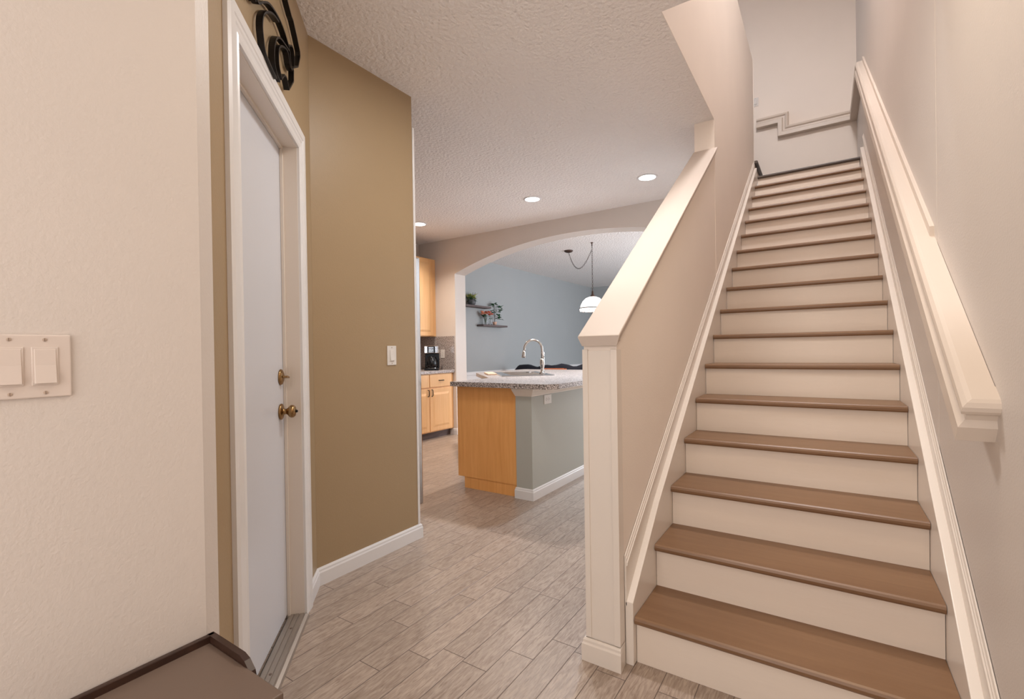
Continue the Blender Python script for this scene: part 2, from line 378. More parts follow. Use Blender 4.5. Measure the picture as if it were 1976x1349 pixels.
# ------------------------------------------------------------------ iron scroll over the door
BANDS = {
 'A': [(0.80, 2.70), (0.876, 2.643), (0.938, 2.625), (0.966, 2.625), (1.023, 2.599), (1.082, 2.566), (1.085, 2.545), (1.045, 2.477), (0.952, 2.417)],
 'B': [(0.471, 2.347), (0.45, 2.37), (0.5, 2.364), (0.55, 2.402), (0.615, 2.445), (0.685, 2.47), (0.76, 2.484), (0.824, 2.482), (0.874, 2.469), (0.899, 2.457), (0.914, 2.414), (0.932, 2.406), (0.961, 2.413)],
 'C': [(0.70, 2.229), (0.65, 2.231), (0.603, 2.236), (0.565, 2.245), (0.549, 2.277), (0.539, 2.313), (0.553, 2.358), (0.6, 2.404), (0.669, 2.445), (0.744, 2.468)],
 'D': [(0.745, 2.243), (0.701, 2.253), (0.676, 2.28), (0.68, 2.332), (0.708, 2.38), (0.756, 2.415), (0.821, 2.435), (0.89, 2.451)],
 'E': [(0.77, 2.271), (0.736, 2.299), (0.733, 2.349), (0.762, 2.386), (0.82, 2.419), (0.871, 2.43), (0.901, 2.397), (0.941, 2.399)],
 'F': [(0.892, 2.473), (0.948, 2.502), (0.975, 2.485), (0.972, 2.429)],
 'G': [(0.961, 2.413), (0.957, 2.363), (0.879, 2.286), (0.846, 2.314), (0.812, 2.306), (0.77, 2.266)],
}
sc = thing('wall_scroll', 'black iron scroll decoration on the wall above the white door', 'wall decoration'); sc.matrix_world = DM
for kk, pts in BANDS.items():
    hard = kk in 'AG'
    P = [Vector((1.01 * (s + 1.19) - 1.19, 0, 1.21 + (z - 1.21) * 1.008)) for s, z in pts]
    P = P if hard else smooth_path(P, 5)
    stn = []
    for i, p in enumerate(P):
        d = (P[min(i + 1, len(P) - 1)] - P[max(i - 1, 0)]).normalized(); nn = Vector((-d.z, 0, d.x)) * .0035
        stn.append([(p.x + nn.x, WO + .008, p.z + nn.z), (p.x - nn.x, WO + .008, p.z - nn.z), (p.x - nn.x, WO + .030, p.z - nn.z), (p.x + nn.x, WO + .030, p.z + nn.z)])
    obj('iron_band', sweep(NB(), stn), IRON, sc)
for s, z in ((1.0, 2.46), (.62, 2.41), (.75, 2.25)): obj('wall_pin', lathe(NB(), [(.004, 0), (.004, .012)], 8, HM(s, z, WO - .002)), IRON, sc)

# ------------------------------------------------------------------ switches and outlets
def rocker_plate(name, label, M4, n, mat, cat='light switch', kind='rocker', w1=.07, hgt=.114, sp=.0455):
    """local x along wall, local y up, local z out of wall"""
    t = thing(name, label, cat); t.matrix_world = M4
    w = w1 + sp * (n - 1)
    bm = NB(); box(bm, -w / 2, w / 2, -hgt / 2, hgt / 2, 0, .0055)
    obj('plate', bm, mat, t, bevel=.0025, seg=3)
    for i in range(n):
        cx = (i - (n - 1) / 2) * sp
        if kind == 'rocker':
            bm = NB(); box(bm, cx - .0178, cx + .0178, -.0345, .0345, .0045, .0075); obj('rocker_frame', bm, mat, t, bevel=.001)
            bm = NB()
            prism(bm, [(-.031, .0062), (.031, .0062), (.031, .0082), (.002, .0095), (-.031, .0135)], lambda p, h: (h, p[0], p[1]), cx - .0145, cx + .0145)
            obj('rocker', bm, mat, t, bevel=.0008)
        elif kind == 'outlet':
            for j in (-1, 1):
                cy = j * .0195
                bm = lathe(NB(), [(.0165, .005), (.0165, .0072)], 24, Matrix.Translation((cx, cy, 0))); rc = obj('receptacle', bm, mat, t)
                bm = NB()
                for dx in (-.006, .006): box(bm, cx + dx - .0012, cx + dx + .0012, cy + .001, cy + .009, .0070, .0076)
                lathe(bm, [(.0025, .0070), (.0025, .0076)], 10, Matrix.Translation((cx, cy - .007, 0)))
                obj('slots', bm, SLOT, rc)
        elif kind == 'dial':
            bm = NB(); box(bm, cx - .011, cx + .011, -.033, .033, .0045, .0085); obj('rocker', bm, mat, t, bevel=.001)
        if kind != 'outlet':
            for sy in (-1, 1):
                lathe_m = Matrix.Translation((cx, sy * .048, .0052))
                bm = lathe(NB(), [(.0032, 0), (.0032, .0014), (.002, .0018)], 14, lathe_m); sr = obj('screw', bm, SCREW, t)
                obj('screw_slot', B(cx - .0004, cx + .0004, sy * .048 - .0026, sy * .048 + .0026, .0068, .0072), SLOT, sr)
    return t
def wallM(loc, xdir, out):
    x = Vector(xdir).normalized(); z = Vector(out).normalized(); y = z.cross(x)
    if y.z < 0: x = -x; y = z.cross(x)
    return Matrix(((x.x, y.x, z.x, loc[0]), (x.y, y.y, z.y, loc[1]), (x.z, y.z, z.z, loc[2]), (0, 0, 0, 1)))
rocker_plate('light_switch', 'cream double rocker switch plate at the far left edge', wallM((-.57, -1.524, 1.1945), (0, 1, 0), (1, 0, 0)), 2, PLATE, w1=.0725)
rocker_plate('light_switch', 'single white rocker switch on the olive wall', wallM((XO, .262, 1.192), (0, 1, 0), (1, 0, 0)), 1, PLATEW, w1=.072, hgt=.118)
rocker_plate('light_switch', 'small white switch on the wall above the stair landing', wallM((-.125, YF, 4.50), (1, 0, 0), (0, -1, 0)), 1, PLATEW)

# ------------------------------------------------------------------ staircase
stc = thing('staircase', 'straight painted staircase with brown treads and cream risers', 'staircase')
for n in range(1, 17):
    y0 = (n - 1) * RUN; zt = n * RISE; th_ = .028
    prof = [(y0 + RUN + .028, zt - th_), (y0 + RUN + .028, zt), (y0 + .009, zt), (y0 + .003, zt - .004), (y0, zt - .012), (y0 + .001, zt - .021), (y0 + .006, zt - th_)]
    obj('tread', prism(NB(), prof, px_, .0015, SW - .0015), TREAD, stc)
for n in range(1, 18):
    y0 = (n - 1) * RUN + .028
    obj('riser', B(.0015, SW - .0015, y0, y0 + .018, (n - 1) * RISE - (0 if n > 1 else 0), n * RISE - .028), RISER, stc)
prof = [(YF, ZL - .028), (YF, ZL), (YL + .009, ZL), (YL + .003, ZL - .004), (YL, ZL - .012), (YL + .001, ZL - .021), (YL + .006, ZL - .028)]
obj('landing', prism(NB(), prof, px_, .0015, SW + .01), LANDM, stc)
# first step of the turning flight above
bm = prism(NB(), [(-.9, ZL + RISE - .028), (-.9, ZL + RISE), (-.004, ZL + RISE), (.004, ZL + RISE - .006), (.004, ZL + RISE - .022), (-.002, ZL + RISE - .028)], lambda p, h: (p[0], h, p[1]), YL + .02, YF)
st2 = thing('upper_flight_step', 'dark end of the step that turns left off the landing', 'stair step', (0, YL + .02, ZL))
st2.location = (0, 0, 0)
obj('tread', bm, LANDM, st2)
obj('riser', B(-.045, -.03, YL + .02, YF, ZL, ZL + RISE - .028), RISER, st2)
# stringer boards: outline follows the slope
def slope_board(x0, x1, up, y0, y1, down=.30, ztop=None):
    pts = [(y0, max(0, nose(y0) - down)), (y0, nose(y0) + up), (y1, nose(y1) + up), (y1, nose(y1) - down)]
    kk = (down - RISE) / .692
    down = .28; kk = (down - RISE) / .692
    pts = [(y0, 0), (y0, nose(y0) + up - .045), (.35, nose(.35) + up), (y1, nose(y1) + up), (y1, nose(y1) - down), (max(kk, y0 + .01), 0)]
    return prism(NB(), pts, px_, x0, x1)
yt = YL - .02
obj('stringer', slope_board(-.0315, 0, .105, -.006, YL - .03, down=.02), TRIM, stc, bevel=.003)
obj('stringer', slope_board(SW, WR - .006, .108, -.30, YL - .05, down=.02), TRIM, stc, bevel=.003)
# moulded skirt cap lying on the wall above each stringer board
def skirt(xw, sgn, ylo, yhi, up0, up1, up2=None):
    up2 = up1 if up2 is None else up2
    def prof(up1): return [(0, up0), (.007, up0), (.007, up1 - .040), (.0125, up1 - .036), (.0125, up1 - .026), (.009, up1 - .022), (.009, up1 - .013), (.006, up1 - .009), (.004, up1), (0, up1)]
    return sweep(NB(), [[(xw + sgn * a, y, nose(y) + u) for a, u in prof(w)] for y, w in ((ylo, up1), (yhi, up2))])
obj('skirt_moulding', skirt(-.0318, 1, -.006, YL - .06, .045, .235, .185), TRIM, stc)
obj('skirt_moulding', skirt(WR - .0008, -1, -.30, YL - .0, .055, .225), TRIM, stc)

# newel end of the knee wall
ne = thing('newel_post', 'boxed cream newel at the foot of the knee wall', 'newel post', (-.101, -.055, 0))
def loc(bm, d): 
    bmesh.ops.translate(bm, verts=bm.verts, vec=[-x for x in d]); return bm
NL = (-.101, -.055, 0)
obj('post_face', loc(B(-.170, -.032, -.055, -.048, 0, 1.205), NL), TRIM, ne)
for x0, x1 in ((-.171, -.149), (-.056, -.031)):
    obj('corner_strip', loc(B(x0, x1, -.0605, -.0545, .09, 1.21), NL), TRIM, ne, bevel=.0015)
obj('side_strip', loc(B(-.034, -.0325, -.060, -.0075, .09, 1.21), NL), TRIM, ne, bevel=.001)
h, t_ = .088, .013
prof = [(0, 0), (t_, 0), (t_, h * .74), (t_ * .7, h * .82), (t_ * .65, h * .92), (t_ * .3, h), (0, h)]
stn = [[(-.172 - a, -.02, z) for a, z in prof], [(-.172 - a, -.0605 - a, z) for a, z in prof], [(-.0305 + a * .4, -.0605 - a, z) for a, z in prof], [(-.0325 + a * .1, -.008, z) for a, z in prof]]
obj('base_block', loc(sweep(NB(), stn), NL), TRIM, ne)

# sloping cap on the knee wall
cp = thing('knee_wall_cap', 'smooth cream cap board sloping up the knee wall', 'cap', (-.09, -.085, 1.262))
CL = (-.09, -.085, 1.262)
CAPP = paint('cream_cap_paint', (203, 188, 176), .5, 0)
y0, y1 = -.085, yp - .001
bm = NB()
# cap profile: (x, dz) with chamfered underside moulding
pr = [(-.176, 0), (-.012, 0), (-.010, -.006), (-.024, -.040), (-.166, -.040), (-.178, -.006)]
front = [(x, y0 + (.0 if dz > -.03 else .012), 1.262 + dz) for x, dz in pr]
back = [(x, y1, zc(y1) + dz) for x, dz in pr]
obj('cap_board', loc(sweep(bm, [front, back]), CL), CAPP, cp, bevel=.002)
bm = NB()
pr = [(-.034, -.040), (-.022, -.040), (-.024, -.052), (-.030, -.058), (-.0335, -.066), (-.034, -.066)]
obj('cove_moulding', loc(sweep(bm, [[(x, -.04, zc(-.04) + dz) for x, dz in pr], [(x, y1, zc(y1) + dz) for x, dz in pr]]), CL), TRIM, cp)

# ------------------------------------------------------------------ handrail: mitred sweep
HP = [(0, 0), (.069, 0), (.0735, .004), (.0725, .048), (.064, .056), (.058, .062), (.0575, .078), (.062, .084), (.0695, .090), (.0715, .100), (.069, .111), (.060, .120), (.050, .1245), (0, .125)]
ca, sa_ = math.cos(math.atan(.692)), math.sin(math.atan(.692))
yb, zb = -.088, .957                                     # lower end, bottom edge at wall
zlev = 3.95; ylev = yb + (zlev - zb) / .692
hr = []
# return into the wall, then mitre corner at the low end (end plane square to the slope)
def lowpt(a, h, x): return (x, yb - sa_ * h - ca * (a - .0735) * 1.0, zb + ca * h - sa_ * (a - .0735))
hr.append([lowpt(a, h, WRN) for a, h in HP])
hr.append([lowpt(a, h, WR - a) for a, h in HP])
tn = math.tan(math.atan(.692) / 2)
hr.append([(WR - a, ylev - h * tn, zlev + h) for a, h in HP])
yfr = YF
hr.append([(WR - a, YF - a, zlev + h) for a, h in HP])
xa = .134; zb2 = 4.125
hr.append([(xa + h, YF - a, zlev + h) for a, h in HP])
hr.append([(xa + h, YF - a, zb2 + h) for a, h in HP])
hr.append([(-.113, YF - a, zb2 + h) for a, h in HP])
rail = thing('handrail', 'heavy cream moulded handrail along the right wall and landing', 'handrail', (WR, yb, zb))
RAILP = paint('cream_rail_paint', (216, 201, 187), .36, 0)
RL = (WR, yb, zb)
obj('rail', loc(sweep(NB(), hr), RL), RAILP, rail)
# thin backing board above the rail
pts = [(y, 1.017 + dz + .692 * y) for y, dz in ((.66, .14), (4.2, .14), (4.2, .19), (.66, .19))]
obj('backing_board', loc(prism(NB(), pts, px_, WR - .014, WR), RL), RAILP, rail)

# ------------------------------------------------------------------ island
isl = thing('kitchen_island', 'maple and painted kitchen island with a wide worktop overhang', 'kitchen island', (-1.75, 2.5, 0))
IL = (-1.75, 2.5, 0)
def P2(pts, z0, z1): return prism(NB(), pts, lambda p, h: (p[0] - IL[0], p[1] - IL[1], h), z0, z1)
obj('end_panel', P2([(-2.137, 1.52), (-1.507, 1.52), (-1.507, 1.54), (-2.137, 1.54)], .1, .904), MAPLE, isl)
obj('toe_kick', P2([(-2.07, 1.526), (-1.507, 1.526), (-1.507, 1.56), (-2.07, 1.56)], 0, .1), MAPLE, isl)
obj('cabinet_body', P2([(-2.137, 1.541), (-1.507, 1.541), (-1.507, 3.85), (-2.85, 3.85), (-2.85, 2.85), (-2.137, 2.05)], .1, .78), MAPLE, isl)
obj('half_wall', P2([(-1.505, 1.505), (-1.352, 1.505), (-1.352, 3.95), (-1.505, 3.95)], 0, .904), OLIVE_IS := paint('pale_olive_paint', (180, 180, 172), .5, .1, 150), isl)
# cove moulding below the overhang
prof = [(0, .838), (.004, .838), (.006, .846), (.012, .852), (.024, .872), (.036, .888), (.038, .904), (0, .904)]
stn = [[(-1.506 - a * .4, 1.505 - a, z) for a, z in prof], [(-1.352 + a, 1.505 - a, z) for a, z in prof], [(-1.352 + a, 3.95, z) for a, z in prof]]
obj('cove_moulding', loc(sweep(NB(), stn), IL), TRIM, isl)
h, t_ = .09, .013
prof = [(0, 0), (t_, 0), (t_, h * .74), (t_ * .7, h * .82), (t_ * .65, h * .92), (t_ * .3, h), (0, h)]
stn = [[(-1.505 - a, 1.52, z) for a, z in prof], [(-1.505 - a, 1.505 - a, z) for a, z in prof], [(-1.352 + a, 1.505 - a, z) for a, z in prof], [(-1.352 + a, 3.95, z) for a, z in prof]]
obj('baseboard', loc(sweep(NB(), stn), IL), WHITE, isl)
top = [(-2.15, 1.44), (-1.185, 1.44), (-1.115, 1.53), (-1.115, 3.98), (-2.96, 3.98), (-2.96, 2.86), (-2.15, 2.02)]
# worktop with an opening for the sink
SC = Vector((-2.245, 2.76)); u_ = Vector((-.68, .735)).normalized(); w_ = Vector((u_.y, -u_.x))
def sk(a, b): return SC + u_ * a + w_ * b
bm = NB()
outer = [bm.verts.new((x - IL[0], y - IL[1], .945)) for x, y in top]
hole = [bm.verts.new((sk(a, b).x - IL[0], sk(a, b).y - IL[1], .945)) for a, b in ((-.40, -.25), (.40, -.25), (.40, .25), (-.40, .25))]
eds = [bm.edges.new((outer[i], outer[(i + 1) % len(outer)])) for i in range(len(outer))] + [bm.edges.new((hole[i], hole[(i + 1) % 4])) for i in range(4)]
bmesh.ops.triangle_fill(bm, use_beauty=True, edges=eds)
ret = bmesh.ops.extrude_face_region(bm, geom=list(bm.faces))
bmesh.ops.translate(bm, verts=[v for v in ret['geom'] if isinstance(v, bmesh.types.BMVert)], vec=(0, 0, -.040))
obj('worktop', bm, LAM, isl)
rocker_plate('power_outlet', 'white outlet turned sideways under the island worktop', wallM((-1.352, 1.768, .795), (0, 1, 0), (1, 0, 0)) @ Matrix.Rotation(math.pi / 2, 4, 'Z'), 1, PLATEW, 'power outlet', 'outlet', .078, .125)
# sink
sn = thing('sink', 'double stainless steel sink set diagonally in the island', 'sink', (SC.x, SC.y, .946), math.atan2(u_.y, u_.x))
bm = NB()
def ring(l, b, z): return [bm.verts.new((sx * l, sy * b, z)) for sx, sy in ((-1, -1), (1, -1), (1, 1), (-1, 1))]
def strip(a, b):
    for i in range(4): bm.faces.new((a[i], a[(i + 1) % 4], b[(i + 1) % 4], b[i]))
xs = [(-.37, -.02), (.02, .37)]
r0 = ring(.43, .28, .0); r1 = ring(.425, .275, .008)
strip(r0, r1)
# rim plate around two bowls
Y0, Y1 = -.22, .17
def vv(x, y, z=.008): return bm.verts.new((x, y, z))
def face(*p): bm.faces.new([vv(*q) for q in p])
face((-.425, -.275), (.425, -.275), (.425, Y0), (-.425, Y0)); face((-.425, Y1), (.425, Y1), (.425, .275), (-.425, .275))
for a, b in ((-.425, -.37), (-.02, .02), (.37, .425)): face((a, Y0), (b, Y0), (b, Y1), (a, Y1))
obj('rim', bm, STEEL, sn)
for x0, x1 in xs:
    bm = NB()
    t0 = [vv(x0, Y0), vv(x1, Y0), vv(x1, Y1), vv(x0, Y1)]; t1 = [vv(x0 + .02, Y0 + .02, -.14), vv(x1 - .02, Y0 + .02, -.14), vv(x1 - .02, Y1 - .02, -.14), vv(x0 + .02, Y1 - .02, -.14)]
    for i in range(4): bm.faces.new((t0[i], t0[(i + 1) % 4], t1[(i + 1) % 4], t1[i]))
    bm.faces.new(t1); obj('bowl', bm, STEEL, sn)
# faucet
fb = Vector((-2.045, 2.90, .954))
fa = thing('kitchen_faucet', 'brushed nickel gooseneck faucet at the island sink', 'faucet', fb, math.radians(215))
obj('faucet_body', lathe(NB(), [(.032, 0), (.032, .006), (.024, .012), (.019, .03), (.020, .06), (.027, .09), (.029, .12), (.024, .15), (.017, .165)], 24), CHROME, fa, smooth=True)
pts = [(0, 0, .15), (0, 0, .26)] + [(.10 - .10 * math.cos(math.radians(a)), 0, .27 + .105 * math.sin(math.radians(a))) for a in range(0, 181, 15)] + [(.203, 0, .245)]
obj('spout', tube(NB(), pts, .0135, 16), CHROME, fa, smooth=True)
obj('spray_head', lathe(NB(), [(.014, 0), (.016, -.015), (.021, -.05), (.022, -.078), (.017, -.082)], 20, Matrix.Translation((.204, 0, .255)) @ Matrix.Rotation(-.1, 4, 'Y')), CHROME, fa, smooth=True)
obj('lever', tube(NB(), [(-.015, -.02, .10), (-.022, -.035, .16), (-.024, -.04, .235)], [.012, .008, .005], 12), CHROME, fa, smooth=True)
# cutting board leaning over the sink corner
cb = obj('cutting_board', B(-.20, .20, -.05, .05, 0, .018), BOARD, bevel=.004)
cb.matrix_world = Matrix.Translation((sk(.10, -.335).x, sk(.10, -.335).y, .9455)) @ Matrix.Rotation(math.atan2(u_.y, u_.x), 4, 'Z')
tag(cb, 'pale cutting board lying beside the island sink', 'cutting board')

# ------------------------------------------------------------------ kitchen run on the left wall
CX = -3.92
def raised_door(name, mat, parent, L, y0, y1, z0, z1, xf):
    """cabinet door facing +X with a raised centre panel"""
    bm = NB(); box(bm, xf, xf + .018, y0, y1, z0, z1)
    d = obj(name, loc(bm, L), mat, parent, bevel=.003)
    st_ = .055
    bm = NB()
    a = [(y0 + st_, z0 + st_), (y1 - st_, z0 + st_), (y1 - st_, z1 - st_), (y0 + st_, z1 - st_)]
    b = [(y0 + st_ + .03, z0 + st_ + .03), (y1 - st_ - .03, z0 + st_ + .03), (y1 - st_ - .03, z1 - st_ - .03), (y0 + st_ + .03, z1 - st_ - .03)]
    va = [bm.verts.new((xf + .0185, *p)) for p in a]; vb = [bm.verts.new((xf + .026, *p)) for p in b]
    for i in range(4): bm.faces.new((va[i], va[(i + 1) % 4], vb[(i + 1) % 4], vb[i]))
    bm.faces.new(vb); bm.faces.new(va[::-1])
    obj('raised_panel', loc(bm, L), mat, d)
    return d
def bar_handle(parent, L, c, axis):
    bm = NB(); a, b_ = (-.045, .045)
    x = CX + .018
    if axis == 'Z': pts = [(x, c[0], c[1] + a), (x + .022, c[0], c[1] + a + .005), (x + .026, c[0], c[1]), (x + .022, c[0], c[1] + b_ - .005), (x, c[0], c[1] + b_)]
    else: pts = [(x, c[0] + a, c[1]), (x + .022, c[0] + a + .005, c[1]), (x + .026, c[0], c[1]), (x + .022, c[0] + b_ - .005, c[1]), (x, c[0] + b_, c[1])]
    tube(bm, pts, .006, 8); return obj('handle', loc(bm, L), IRON, parent, smooth=True)
L1 = (-4.2, 3.1, 0)
bc = thing('base_cabinet', 'light maple base cabinet in the kitchen corner beside the arch', 'cabinet', L1)
obj('carcass', loc(B(XK + .005, CX, 2.56, YA0 - .004, .1, .908), L1), MAPLEL, bc)
obj('toe_kick', loc(B(XK + .05, CX - .06, 2.56, YA0 - .02, 0, .1), L1), SHELFW, bc)
for y0, y1, hy in ((2.58, 3.030, 3.000), (3.042, 3.49, 3.075)):
    d = raised_door('door', MAPLEL, bc, L1, y0, y1, .115, .70, CX)
    bar_handle(d, L1, (hy, .645), 'Z')
    bm = NB(); box(bm, CX, CX + .018, y0, y1, .722, .895); dd = obj('drawer', loc(bm, L1), MAPLEL, bc, bevel=.003)
    bar_handle(dd, L1, ((y0 + y1) / 2, .81), 'Y')
ct = obj('worktop', B(XK + .003, -3.885, 1.9, YA0 - .003, .909, .950), LAM, bevel=.003); tag(ct, 'speckled laminate worktop on the maple base cabinet', 'worktop')
bs = obj('backsplash', B(XK + .004, -3.885, YA0 - .016, YA0 - .003, .951, 1.438), LAM); tag(bs, 'speckled laminate backsplash on the arch wall', 'backsplash')
L2 = (-4.4, 3.1, 1.44)
uc = thing('wall_cabinet', 'tall light maple wall cabinet hung left of the arch', 'cabinet', L2)
obj('carcass', loc(B(XK + .004, -4.238, 2.72, YA0 - .004, 1.44, 2.585), L2), MAPLEL, uc)
d = raised_door('door', MAPLEL, uc, L2, 2.74, 3.115, 1.45, 2.575, -4.238)
d = raised_door('door', MAPLEL, uc, L2, 3.125, 3.475, 1.45, 2.575, -4.238)
rocker_plate('power_outlet', 'white outlet on the speckled backsplash', wallM((-4.10, YA0 - .016, 1.18), (1, 0, 0), (0, -1, 0)), 1, PLATEW, 'power outlet', 'outlet', .078, .125)
# coffee maker
LC = (-4.07, 3.27, .951)
cm = thing('coffee_maker', 'black and steel drip coffee maker on the corner worktop', 'coffee maker', LC, math.radians(38))
obj('base', B(-.10, .10, -.13, .10, 0, .03), BLACK, cm, bevel=.006)
obj('hot_plate', lathe(NB(), [(.075, .03), (.075, .034)], 28, Matrix.Translation((0, -.05, 0))), STEEL, cm)
obj('tower', B(-.10, .10, .03, .10, .03, .24), BLACK, cm, bevel=.005)
hd = obj('brew_head', B(-.10, .10, -.11, .10, .24, .345), STEEL, cm, bevel=.008)
obj('control_panel', B(-.055, .055, -.113, -.109, .245, .338), BLACK, hd)
bm = NB()
for i in range(4): box(bm, -.035, .035, -.1145, -.1125, .255 + i * .02, .263 + i * .02)
obj('buttons', bm, STEEL, hd)
cf = obj('carafe', lathe(NB(), [(.062, .035), (.075, .055), (.078, .10), (.066, .15), (.05, .175), (.05, .19)], 28, Matrix.Translation((0, -.05, 0))), BLACK, cm, smooth=True)
obj('carafe_handle', tube(NB(), [(0, -.10, .17), (0, -.155, .16), (0, -.16, .10), (0, -.125, .07)], .009, 8), BLACK, cf, smooth=True)
tn_ = thing('toaster', 'dark toaster beside the coffee maker', 'toaster', (-4.33, 2.98, .951))
obj('shell', B(-.09, .09, -.14, .14, .008, .19), BLACK, tn_, bevel=.025, seg=4)
obj('lever', B(.09, .105, -.02, .02, .10, .115), STEEL, tn_)
# fridge
LF = (-2.2, .3, 0)
fr = thing('refrigerator', 'dark grey refrigerator side behind the olive wall end', 'refrigerator', LF)
obj('cabinet', loc(B(-2.62, -1.845, -.10, .70, .09, 1.90), LF), FRIDGE, fr, bevel=.006)
for x0, x1 in ((-2.62, -2.245), (-2.24, -1.845)):
    dd = obj('door', loc(B(x0, x1, .705, .775, .10, 1.90), LF), STEEL, fr, bevel=.01)
    hx = x1 - .05 if x0 < -2.5 else x0 + .05
    obj('handle', loc(tube(NB(), [(hx, .775, .8), (hx, .82, .82), (hx, .82, 1.5), (hx, .775, 1.52)], .012, 10), LF), STEEL, dd, smooth=True)
obj('base_grille', loc(B(-2.60, -1.88, -.05, .72, .0, .09), LF), BLACK, fr)

# recessed lights
for i, (x, y, lab) in enumerate(((-3.72, 2.70, 'lit recessed ceiling light nearest the maple wall cabinet'), (-2.025, 2.70, 'lit recessed ceiling light above the island, middle of the three'), (-.79, 2.79, 'lit recessed ceiling light nearest the stair knee wall'))):
    t = thing('recessed_light', lab, 'ceiling light', (x, y, CZ), group='recessed kitchen lights')
    obj('trim_ring', lathe(NB(), [(.078, -.001), (.098, -.001), (.098, -.005), (.090, -.008), (.078, -.006)], 40, cap=False), WHITE, t, smooth=True)
    obj('diffuser', lathe(NB(), [(.078, -.0005), (.078, -.005)], 40), LED, t)
    lamp('AREA', 'recessed_lamp_light', (x, y, CZ - .02), *((17, (1, .88, .76)), (30, (1, .93, .88)), (36, (.62, .80, 1)))[i], .15, spread=math.radians(125))

# pendant with swagged chain
LP = (-2.36, 5.04, 0)
pd = thing('pendant_lamp', 'white glass dome pendant lamp hanging on a chain', 'pendant lamp', (-2.36, 5.04, CZ))
bm = NB(); prof = [(.0, 0)]
dome = [(.205, -1.05), (.203, -1.035), (.196, -1.01), (.180, -.955), (.150, -.900), (.105, -.858), (.06, -.84), (.035, -.835)]
obj('shade', lathe(NB(), dome, 40, cap=False), SHADEG, pd, smooth=True)
obj('rim_band', lathe(NB(), [(.2045, -1.018), (.2065, -1.012), (.2045, -1.004), (.1995, -1.004)], 40, cap=False), BRONZE, pd, smooth=True)
obj('rim_band', lathe(NB(), [(.203, -1.056), (.2085, -1.054), (.2085, -1.047), (.204, -1.047)], 40, cap=False), BRONZE, pd, smooth=True)
obj('socket', lathe(NB(), [(.038, -.838), (.036, -.82), (.018, -.80), (.014, -.76), (.006, -.74)], 20), BRONZE, pd, smooth=True)
def chain(pts, step=.030):
    bm = NB(); pts = [Vector(p) for p in pts]
    # resample
    out = [pts[0]]; acc = 0
    for a, b in zip(pts, pts[1:]):
        d = (b - a).length; s = step - acc
        while s <= d:
            out.append(a.lerp(b, s / d)); s += step
        acc = d - (s - step)
    for i in range(len(out) - 1):
        a, b = out[i], out[i + 1]; d = (b - a).normalized(); n = d.orthogonal().normalized()
        if i % 2: n = d.cross(n)
        c = (a + b) / 2; L = step * .62
        loop = [c + d * L * math.cos(q) + n * .009 * math.sin(q) for q in [2 * math.pi * k / 10 for k in range(11)]]
        tube(bm, loop, .0022, 5, cap=False)
    return bm
obj('chain', chain([(0, 0, -.02), (0, 0, -.76)]), BRONZE, pd)
hk = Vector((-2.92 + 2.36, 5.36 - 5.04, 0))
cat_ = []
for i in range(25):
    t = i / 24; q = hk * (1 - t); q.z = -.03 - .34 * 4 * t * (1 - t) * (1 - .35 * t) + (-.07) * t; cat_.append(q)
obj('swag_chain', chain(cat_), BRONZE, pd)
obj('canopy', lathe(NB(), [(.075, 0), (.072, -.012), (.05, -.028), (.014, -.036)], 28, Matrix.Translation(hk)), BRONZE, pd, smooth=True)
obj('ceiling_hook', lathe(NB(), [(.022, 0), (.02, -.008), (.006, -.02), (.004, -.07)], 14), BRONZE, pd, smooth=True)
lamp('POINT', 'pendant_lamp_light', (-2.36, 5.04, CZ - .93), *LP_['pendant'], .04)

# ------------------------------------------------------------------ dining room
struct('trim_3', B(XK, XK + .02, YA1, 9.9, .79, .85), WHITE, bevel=.004, label='white chair rail along the dining wall')
struct('trim_4', B(XK, XK + .008, YA1, 9.9, 0, .79), WHITE, label='white wainscot below the chair rail')
def shelf(y0, y1, z, lab):
    o = obj('wall_shelf', B(XK, XK + .15, y0, y1, z - .032, z), SHELFW, bevel=.003); return tag(o, lab, 'shelf', 'dining wall shelves')
shelf(4.50, 5.22, 2.012, 'grey floating shelf, upper of the two on the dining wall')
shelf(4.98, 5.74, 1.688, 'grey floating shelf, lower of the two on the dining wall')
def leaf(bm, base, d, L, w, up=Vector((0, 0, 1))):
    base = Vector(base); d = Vector(d).normalized(); sd = d.cross(up)
    sd = sd.normalized() if sd.length > .01 else Vector((1, 0, 0))
    nn = sd.cross(d)
    a = base; b = base + d * L * .5 + sd * w / 2 + nn * .1 * w; c = base + d * L - nn * L * .12; e = base + d * L * .5 - sd * w / 2 + nn * .1 * w; m_ = base + d * L * .5 - nn * w * .1
    va = [bm.verts.new(p) for p in (a, b, c, e, m_)]
    bm.faces.new((va[0], va[1], va[4])); bm.faces.new((va[1], va[2], va[4])); bm.faces.new((va[2], va[3], va[4])); bm.faces.new((va[3], va[0], va[4]))
def rdir(up=.3):
    a = random.uniform(0, 2 * math.pi); return Vector((math.cos(a), math.sin(a), random.uniform(-.3, 1) + up)).normalized()
sx = XK + .085
pl = thing('potted_plant', 'pale variegated plant in a dark round pot on the upper shelf', 'plant', (sx, 4.74, 2.012))
obj('pot', lathe(NB(), [(.045, 0), (.065, .03), (.07, .07), (.058, .10), (.052, .10), (.05, .09)], 24), SLATE, pl, smooth=True)
bm = NB()
for i in range(70): leaf(bm, Vector((0, 0, .12)) + rdir() * random.uniform(0, .08), rdir(.1), random.uniform(.05, .11), .036)
obj('foliage', bm, LEAFL, pl)
bm = NB()
for i in range(26): leaf(bm, Vector((0, 0, .09)) + rdir() * .02, rdir(-.1), random.uniform(.08, .15), .036)
obj('dark_foliage', bm, LEAF, pl)
bm = NB()
